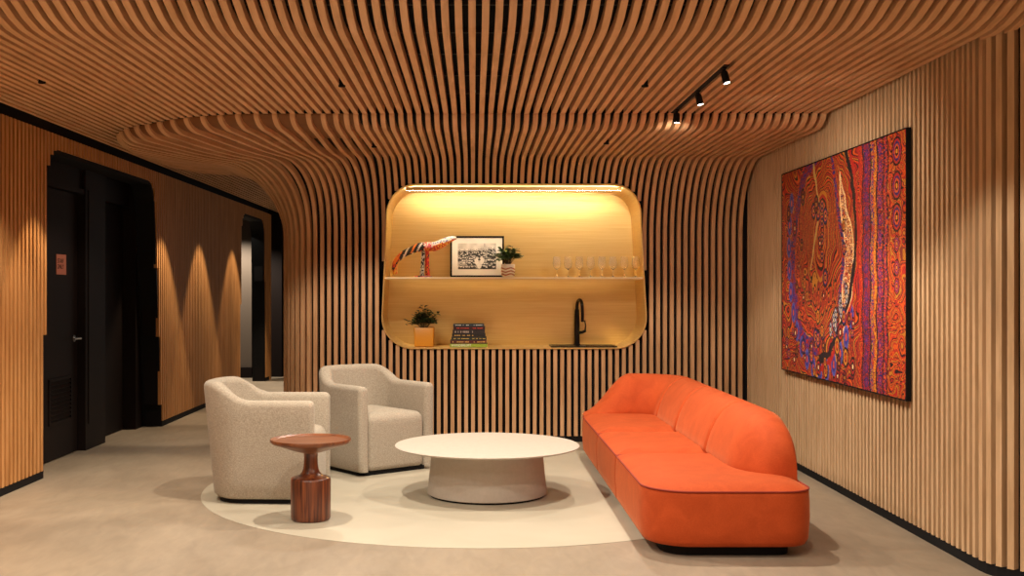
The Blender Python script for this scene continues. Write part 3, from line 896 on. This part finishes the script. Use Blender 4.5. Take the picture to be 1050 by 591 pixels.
for i in range(9):
    a=PI*i/8; pts.append((.017-.017*math.cos(a),-.075+.075*math.cos(a),.36+.062*math.sin(a)))
pts.append((.036,-.15,.30)); pts.append((.036,-.15,.22))
mb.tube(pts,[.015]*len(pts),14); mb.build('spout',M['faucet'],t,smooth=True,auto=50)
mb=MB(); mb.tube([(.02,0,.115),(.05,-.01,.12),(.082,-.015,.135)],[.016,.014,.012],12); mb.tube([(.074,-.015,.125),(.078,-.02,.18),(.070,-.022,.232)],[.009,.007,.006],10)
mb.build('lever',M['faucet'],t,smooth=True,auto=50)

# stemmed glasses
gpos=[.752+.1022*i for i in range(8)]
ordn=['leftmost','second from the left','third from the left','fourth from the left','fourth from the right','third from the right','second from the right','rightmost']
gl=MB()
gl.lathe([(0,0),(.032,.0005),(.033,.002),(.012,.005),(.004,.010),(.0035,.03),(.0035,.062),(.008,.070),(.024,.080),(.034,.100),(.037,.125),(.034,.155),(.030,.186),
          (.0290,.186),(.0330,.155),(.0360,.125),(.033,.101),(.023,.082),(.006,.073),(0,.072)],n=32)
g0=gl.build('wine_glass',M['glass'],smooth=True,auto=60)
for i,x in enumerate(gpos):
    o=g0 if i==0 else g0.copy()
    if i: C.objects.link(o)
    o.location=(x,10.09,ZSH+.001); o.scale=(1,1,1)
    tag(o,'clear stemmed glass on the brass shelf, %s of the row of eight'%ordn[i],'glass','wine glasses on the niche shelf')

# framed photograph, leaning on the niche back
fr=thing('picture_frame','black framed monochrome photograph of a crowd leaning on the brass shelf','picture frame',(.030,10.31,ZSH+.001))
fr.rotation_euler=(R(-9),0,0)
fw,fh=.50,.388; b=.016
mb=MB()
mb.box(-fw/2,-fw/2+b,-.02,0,0,fh); mb.box(fw/2-b,fw/2,-.02,0,0,fh); mb.box(-fw/2+b,fw/2-b,-.02,0,0,b); mb.box(-fw/2+b,fw/2-b,-.02,0,fh-b,fh); mb.box(-fw/2+b,fw/2-b,-.004,0,b,fh-b)
mb.build('frame',M['black'],fr)
mb=MB(); mb.box(-fw/2+b,fw/2-b,-.010,-.005,b,fh-b); mb.build('mount',M['white_mat'],fr)
def crowd(u,v):
    g=.55*vnoise(u,v,9,5,61)+.25; g=np.where(v>.72,.42+.35*vnoise(u,v,11,6,62),g*.35)
    r=np.random.RandomState(3)
    # rows of people: dark clothes, pale faces
    for row in range(7):
        y=.70-row*.095+0; s=.020+.007*row
        n=int(24-row*1.8)
        for i in range(n):
            x=(i+.5*(row%2)+r.uniform(-.2,.2))/n; yy=y+r.uniform(-.05,.05)+.12*(x-.3)*(row<3)
            d=((u-x)/(s*1.1))**2+((v-yy+.07)/(.085))**2; g=np.where(d<1,r.choice([.012,.03,.05,.35,.02]),g)
            d=((u-x)/(s*.62))**2+((v-yy)/(.030+.003*row))**2; g=np.where(d<1,r.uniform(.35,.75),g)
            d=((u-x)/(s*.66))**2+((v-yy-.026)/(.016))**2; g=np.where(d<1,r.choice([.02,.05,.25]),g)
    for x,y in ((.50,.30),(.62,.33),(.56,.16)):
        d=((u-x)/.06)**2+((v-y)/.14)**2; g=np.where(d<1,.62+.2*vnoise(u,v,40,30,9),g)
        d=((u-x)/.030)**2+((v-y-.16)/.055)**2; g=np.where(d<1,.55,g)
        d=((u-x)/.036)**2+((v-y-.21)/.035)**2; g=np.where(d<1,.015,g)
    g=np.where((v>.86)&(np.abs(u-.70+.0)<.008),.08,g)
    return np.stack([g*1.02,g*.97,g*.93],-1)
ww,wh=.355,.245
color_grid('photo_print',M['print'],fr,crowd,150,110,lambda u,v:(-ww/2+u*ww-.002,-.0115,.075+v*wh))

# beaded sculpture
sc=thing('beaded_sculpture','beaded multicoloured curved animal sculpture on a stand at the left of the brass shelf','sculpture',(-.47,10.12,ZSH+.001))
def px(x,y): return ((x-486)/112.7+.47, 0, (283.2-y)/112.7)
def bead_tube(pts,rad,name,colf,n=20,sub=7):
    P=[Vector(p) for p in pts]; Q=[];Rr=[]
    for i in range(len(P)-1):
        p0=P[max(i-1,0)];p1=P[i];p2=P[i+1];p3=P[min(i+2,len(P)-1)]
        for k in range(sub):
            t=k/sub; q=.5*((2*p1)+(p2-p0)*t+(2*p0-5*p1+4*p2-p3)*t*t+(3*p1-p0-3*p2+p3)*t**3); Q.append(q); Rr.append(rad[i]+(rad[i+1]-rad[i])*t)
    Q.append(P[-1]);Rr.append(rad[-1])
    mb=MB(); mb.tube([tuple(q) for q in Q],Rr,n); o=mb.build(name,M['beads'],sc,smooth=True)
    me=o.data; ca=me.color_attributes.new('Col','FLOAT_COLOR','CORNER'); 
    d=np.ones((len(me.loops),4),dtype=np.float32)
    for p in me.polygons:
        c=colf(p.center)
        for l in p.loop_indices: d[l,:3]=c
    ca.data.foreach_set('color',d.ravel()); return o
CO=dict(k=(.01,.01,.015),w=(.75,.7,.65),r=(.55,.03,.02),o=(.8,.22,.03),p=(.75,.12,.20),b=(.08,.12,.5),y=(.8,.45,.06))
def bodycol(c):
    x=c.x; rr=random.Random(int(x*140)*31+int(c.z*160)); 
    up=c.z>.27
    if x<.015:
        q=int((x+(.30-c.z)*.55+1)*62)
        if x<-.205: return CO['orkoyro'[(q+int(c.y*120))%7]]
        return CO[('kwkkokwrkk' if c.z>.262+x*.31-.012 or x<-.12 else 'kokrkw')[(q)%6]]
    if x<.09: return CO[rr.choice('kwkr')] if x<.02 else CO[rr.choice('ppwr')] if c.z>.270 else CO[rr.choice('oror')]
    if c.z<.262+x*.31-.008: return CO[rr.choice('orory')]
    return CO[rr.choice('wwwwb')] if x>.09 else CO[rr.choice('ppw')]
pp=[(405.5,280),(404.5,274),(406.5,266.5),(413,260),(421,256),(430,252.5),(438,252),(446,251.5),(454,248),(461,244.5),(468,242.8)]
rad=[2.3,2.8,3.1,3.4,3.8,4.6,5.0,4.9,4.4,3.3,1.2]
bead_tube([px(a,b) for a,b in pp],[r/112.7 for r in rad],'body',bodycol)
def legcol(a):
    def f(c):
        rr=random.Random(int(c.z*230)*7+int(c.x*300)+a); return CO[rr.choice('kwwkw' if a==0 else 'rkror')]
    return f
bead_tube([px(434,254),px(433.5,268),px(432.5,281.5)],[.019,.017,.021],'leg',legcol(0),14,10)
b_=bead_tube([px(438.5,254),px(438,268),px(438.5,281.5)],[.019,.019,.022],'leg',legcol(1),14,10)
bead_tube([(px(434,0)[0],0,.0),(px(434,0)[0],0,.012)],[.088,.078],'base',lambda c:CO[random.choice('kkrop')],24,2)

# potted plants
def leaf(mb,base,dirv,L,w,mi=0,curl=.25):
    d=Vector(dirv).normalized(); side=d.cross(Vector((0,0,1)))
    if side.length<.1: side=Vector((1,0,0))
    side.normalize(); up=side.cross(d)
    rows=[]
    for i in range(6):
        t=i/5; ww=w*math.sin(PI*min(1,t*.93+.05))**.8; p=Vector(base)+d*(L*t)-up*(curl*L*t*t)*1.0
        rows.append([tuple(p-side*ww+up*ww*.35),tuple(p),tuple(p+side*ww+up*ww*.35)])
    mb.grid(rows,mi=mi)
def plant(parent,z0,h,spread,n,mats,seed,lw=.014,ll=.045,dirs=None):
    r=random.Random(seed); mb=MB(); st=MB()
    for i in range(n):
        a=r.uniform(0,2*PI); e=r.random()**.6; tip=Vector((math.cos(a)*spread*e,math.sin(a)*spread*e,z0+h*(.35+.65*r.random())*(1.05-.45*e)))
        if dirs and i<len(dirs): tip=Vector(dirs[i])
        base=Vector((math.cos(a)*.015,math.sin(a)*.015,z0)); mid=base.lerp(tip,.5)+Vector((0,0,h*.12))
        pts=[base,base.lerp(mid,.5)+Vector((0,0,.004)),mid,mid.lerp(tip,.6)+Vector((0,0,.006)),tip]
        st.tube([tuple(p) for p in pts],[.0022,.002,.0018,.0014,.001],5)
        for j in range(6):
            t=.35+.65*(j/5); p=mid.lerp(tip,(t-.35)/.65) 
            aa=a+r.uniform(-1.4,1.4)+(PI if j%3==0 else 0); leaf(mb,p,(math.cos(aa),math.sin(aa),r.uniform(-.1,.9)),ll*r.uniform(.7,1.15),lw*r.uniform(.8,1.15),mi=r.choice([0,0,1]))
    mb.build('foliage',mats,parent,smooth=True); st.build('stem',M['stem'],parent,smooth=True)
t=thing('potted_plant','small dark leafy plant in a square amber pot on the niche counter','potted plant',(-.452,10.12,ZC+.001))
mb=MB()
def sqpot(h,w,wt):
    rows=[]
    for ww,z in ((w-.006,0),(w,.006),(wt,h-.004),(wt-.003,h),(wt-.010,h),(wt-.012,h-.02)): rows.append([(x,y,z) for x,y in rrect(-ww,ww,-ww,ww,(.012,)*4,0,n=4,sub=2)])
    mb.grid(rows,closed_v=True); mb.add(rows[0],[tuple(range(len(rows[0])))[::-1]])
sqpot(.172,.086,.092); mb.build('pot',M['pot_orange'],t,smooth=True,auto=40)
mb=MB(); mb.box(-.079,.079,-.079,.079,.14,.153); mb.build('soil',M['soil'],t)
plant(t,.15,.22,.115,44,[M['leaf_dark'],M['leaf_dark']],5,.016,.045,dirs=[(-.165,-.03,.235),(-.15,-.02,.20),(.125,.0,.30),(-.02,0,.375)])
t=thing('potted_plant','bushy green plant in a round white striped pot on the brass shelf','potted plant',(.310,10.12,ZSH+.001))
mb=MB(); mb.lathe([(.045,0),(.052,.004),(.060,.03),(.064,.07),(.064,.105),(.062,.118),(.056,.118),(.055,.10),(0,.10)],n=32); pot=mb.build('pot',M['pot_stripe'],t,smooth=True,auto=40)
me=pot.data; ca=me.color_attributes.new('Col','FLOAT_COLOR','CORNER'); d=np.ones((len(me.loops),4),dtype=np.float32)
for l in me.loops:
    z=me.vertices[l.vertex_index].co.z; d[l.index,:3]=(.72,.66,.6)
ca.data.foreach_set('color',d.ravel())
mb=MB()
for z0,z1,r_ in ((.018,.030,.0605),(.045,.056,.0640),(.072,.083,.0655)):
    rows=[[((r_)*math.cos(2*PI*k/32),(r_)*math.sin(2*PI*k/32),z+.006*math.sin(2*PI*k/8)) for k in range(32)] for z in (z0,(z0+z1)/2,z1)]
    mb.grid(rows,closed_v=True)
mb.build('stripe',flat('red_brown_glaze',(.35,.10,.05),.4),pot,smooth=True)
plant(t,.11,.20,.115,46,[M['leaf'],M['leaf_dark']],11,.016,.046,dirs=[(-.125,-.02,.20),(-.11,0,.15),(.125,0,.19)])

# stack of books
bk=[('green',(.22,.30,.03),.335,.250,.030,'green book with white title at the bottom of the stack'),
    ('dark red',(.07,.012,.012),.325,.245,.032,'dark red book second from the bottom of the stack'),
    ('dark green',(.012,.025,.018),.315,.235,.027,'dark green book third from the bottom of the stack'),
    ('black',(.012,.010,.010),.300,.230,.030,'black book with yellow title in the middle of the stack'),
    ('charcoal',(.02,.016,.018),.290,.225,.034,'charcoal book with pale block title, third from the top of the stack'),
    ('black red',(.035,.008,.008),.285,.220,.032,'black and red book second from the top of the stack'),
    ('blue black',(.015,.03,.04),.278,.215,.022,'thin blue black book on top of the stack')]
z=ZC+.001; pg=flat('book_pages',(.55,.48,.36),.8); gold=flat('gold_print',(.55,.35,.10),.5); whit=flat('white_print',(.75,.74,.70),.6); grey=flat('grey_print',(.35,.28,.24),.6); redp=flat('red_print',(.5,.05,.03),.6)
for i,(nm,col,w,dp_,h,lab) in enumerate(bk):
    cm=flat('cover_'+nm,col,.45)
    xo=random.uniform(-.004,.004)
    t=thing('book',lab,'book',(-.046+xo,10.11,z),R(random.uniform(-1.2,1.2)),'books stacked on the niche counter')
    c=MB(); c.box(-w/2,w/2,-dp_/2,dp_/2,0,.0022); c.box(-w/2,w/2,-dp_/2,dp_/2,h-.0032,h-.001); c.box(-w/2,w/2,-dp_/2,-dp_/2+.003,.0022,h-.0032)
    if i:      # worn, unreadable foil lines on the spine
        r=random.Random(i*5); x=-w/2+.02; end=w/2-.02
        while x<end:
            l=r.uniform(.004,.012); hh_=h*(.28 if i!=4 else .5)
            if r.random()<.78 and not (.0<x<.03): c.box(x,x+l,-dp_/2-.0008,-dp_/2,h/2-hh_/2,h/2+hh_/2,1)
            x+=l+.003
            if i in (3,4) and x>.04: break
    c.build('cover',[cm,[gold,gold,gold,gold,grey,redp,whit][i]],t)
    c=MB(); c.box(-w/2+.004,w/2-.004,-dp_/2+.003,dp_/2-.005,.0022,h-.0032); c.build('pages',pg,t)
    if i==0:
        Mt=Matrix(((1,0,0,0),(0,0,-1,-dp_/2-.0004),(0,1,0,h/2),(0,0,0,1))); Mt[0][3]=-w/2+.012; text_mesh('WANDERLUST',.027,whit,t,'spine_title',Mt,align='LEFT')
    z+=h

# ------------------------------------------------------------------ track lights and downlights
def spot(name,loc_,target,energy,size,blend,col=(1,.89,.73),rad=.03,parent=None):
    L=bpy.data.lights.new(name,'SPOT'); L.energy=energy; L.spot_size=R(size); L.spot_blend=blend; L.color=col; L.shadow_soft_size=rad
    o=bpy.data.objects.new(name,L); C.objects.link(o); o.location=loc_
    d=Vector(target)-Vector(loc_); o.rotation_euler=d.to_track_quat('-Z','Y').to_euler()
    return o
t=MB(); t.box(-.014,.014,-.80,.80,0,.030)
tr=t.build('light_track',M['black']); tr.location=(1.342,6.70,2.545); tag(tr,'slim black lighting track running between the ceiling slats','lighting track')
tlab=['nearest of the three black track spotlights','middle of the three black track spotlights','farthest of the three black track spotlights, at the ceiling step']
for i,(yy,tg) in enumerate(((5.97,(2.38,6.6,1.5)),(6.66,(2.38,7.4,1.5)),(7.36,(1.5,9.8,1.3)))):
    t=thing('track_spotlight',tlab[i]+' hung from the slatted ceiling','spotlight',(1.342,yy,2.544),0,'track spotlights')
    v=(Vector(tg)-Vector((1.342,yy,2.45))).normalized(); v=Vector((v.x*.35,v.y*.35-.25,-1)).normalized()
    mb=MB(); mb.tube([(0,0,0),(0,0,-.025)],.010,10); mb.box(-.012,.012,-.03,.03,-.006,0); mb.build('stem',M['black'],t)
    a=Vector((0,0,-.02)); e=a+v*.062
    mb=MB(); mb.tube([tuple(a),tuple(a+v*.01),tuple(e)],[.017,.020,.020],20); mb.build('lamp_head',M['black'],t,smooth=True,auto=40)
    mb=MB(); mb.tube([tuple(e),tuple(e+v*.002)],[.0165,.0165],20); mb.build('lens',M['lens'],t)
    spot('track_lamp',Vector((1.342,yy,2.544))+e+v*.02,tg,[38,38,30][i],[110,110,90][i],1.0,rad=.02)
dls=[(-.765,6.5,2.553,'near left of the coffee table'),(.99,6.5,2.553,'above the near end of the sofa'),(-.78,8.6,2.468,'above the turned armchair'),(.99,8.4,2.468,'above the far end of the sofa'),
     (-2.5,6.39,2.553,'at the left of the front ceiling'),(-2.50,8.75,2.485,'in the swirling corner of the ceiling')]
for i,(x,yy,zz,w) in enumerate(dls):
    x=-.314+PITCH*(round((x+.314)/PITCH-.5)+.5) if i!=5 else x
    mb=MB(); mb.lathe([(.017,0),(.021,0),(.021,.05),(.017,.05),(.015,.01)],n=20,cap=False); mb.lathe([(0,.04),(.017,.04)],n=20,cap=False)
    t=mb.build('recessed_downlight',M['black']); t.location=(x,yy,zz-.012)
    tag(t,'small black recessed downlight between the ceiling slats, '+w,'downlight','recessed downlights')
E=dict(main=125)
K=1.32
for x,y,z,e,ang in ((-.765,6.5,2.50,128,126),(.99,6.5,2.50,122,126),(-.78,8.6,2.42,64,122),(.99,8.4,2.42,64,122),(-2.5,6.39,2.50,55,120),(-2.50,8.75,2.43,18,116)):
    spot('downlamp_or_fill',(x,y,z),(x,y,0),e*K,ang,.35,rad=.02)
for yy in (-1.2,.6,2.6,4.4):
    for x in (-2.3,-.77,1.2): spot('downlamp_or_fill',(x,yy,2.6),(x,yy,0),(135 if yy<2 else 62)*K,130,.2,rad=.05)  # added unseen fill spots; their floor bounce brightens the ceiling
# wall grazers of the left corridor
for yy in (4.6,6.2,7.8,9.38,10.97,12.49,14.2,15.6):
    spot('wall_grazer',(-2.66,yy,2.52),(-2.80,yy,0),85 if yy<9 else 120,62,.35,rad=.012,col=(1,.80,.55))
# light inside the far opening
spot('far_lamp',(-3.7,16.4,2.5),(-3.6,16.4,0),300,130,.5)

# ------------------------------------------------------------------ world, camera, view
w=bpy.data.worlds.new('World'); bpy.context.scene.world=w; w.use_nodes=True
bg=w.node_tree.nodes['Background']; bg.inputs['Color'].default_value=(1,.90,.79,1); bg.inputs['Strength'].default_value=.3
cam=bpy.data.cameras.new('Camera'); co=bpy.data.objects.new('Camera',cam); C.objects.link(co)
cam.lens=1140/1050*36; cam.sensor_width=36; cam.sensor_fit='HORIZONTAL'
cam.shift_x=39/1050; cam.shift_y=2.5/1050
co.location=(0,0,1.35); co.rotation_euler=(R(90),0,0); cam.clip_start=.05
bpy.context.scene.camera=co
vs=bpy.context.scene.view_settings; vs.view_transform='Standard'; vs.look='None'; vs.exposure=.12; vs.gamma=1; vs.use_curve_mapping=False
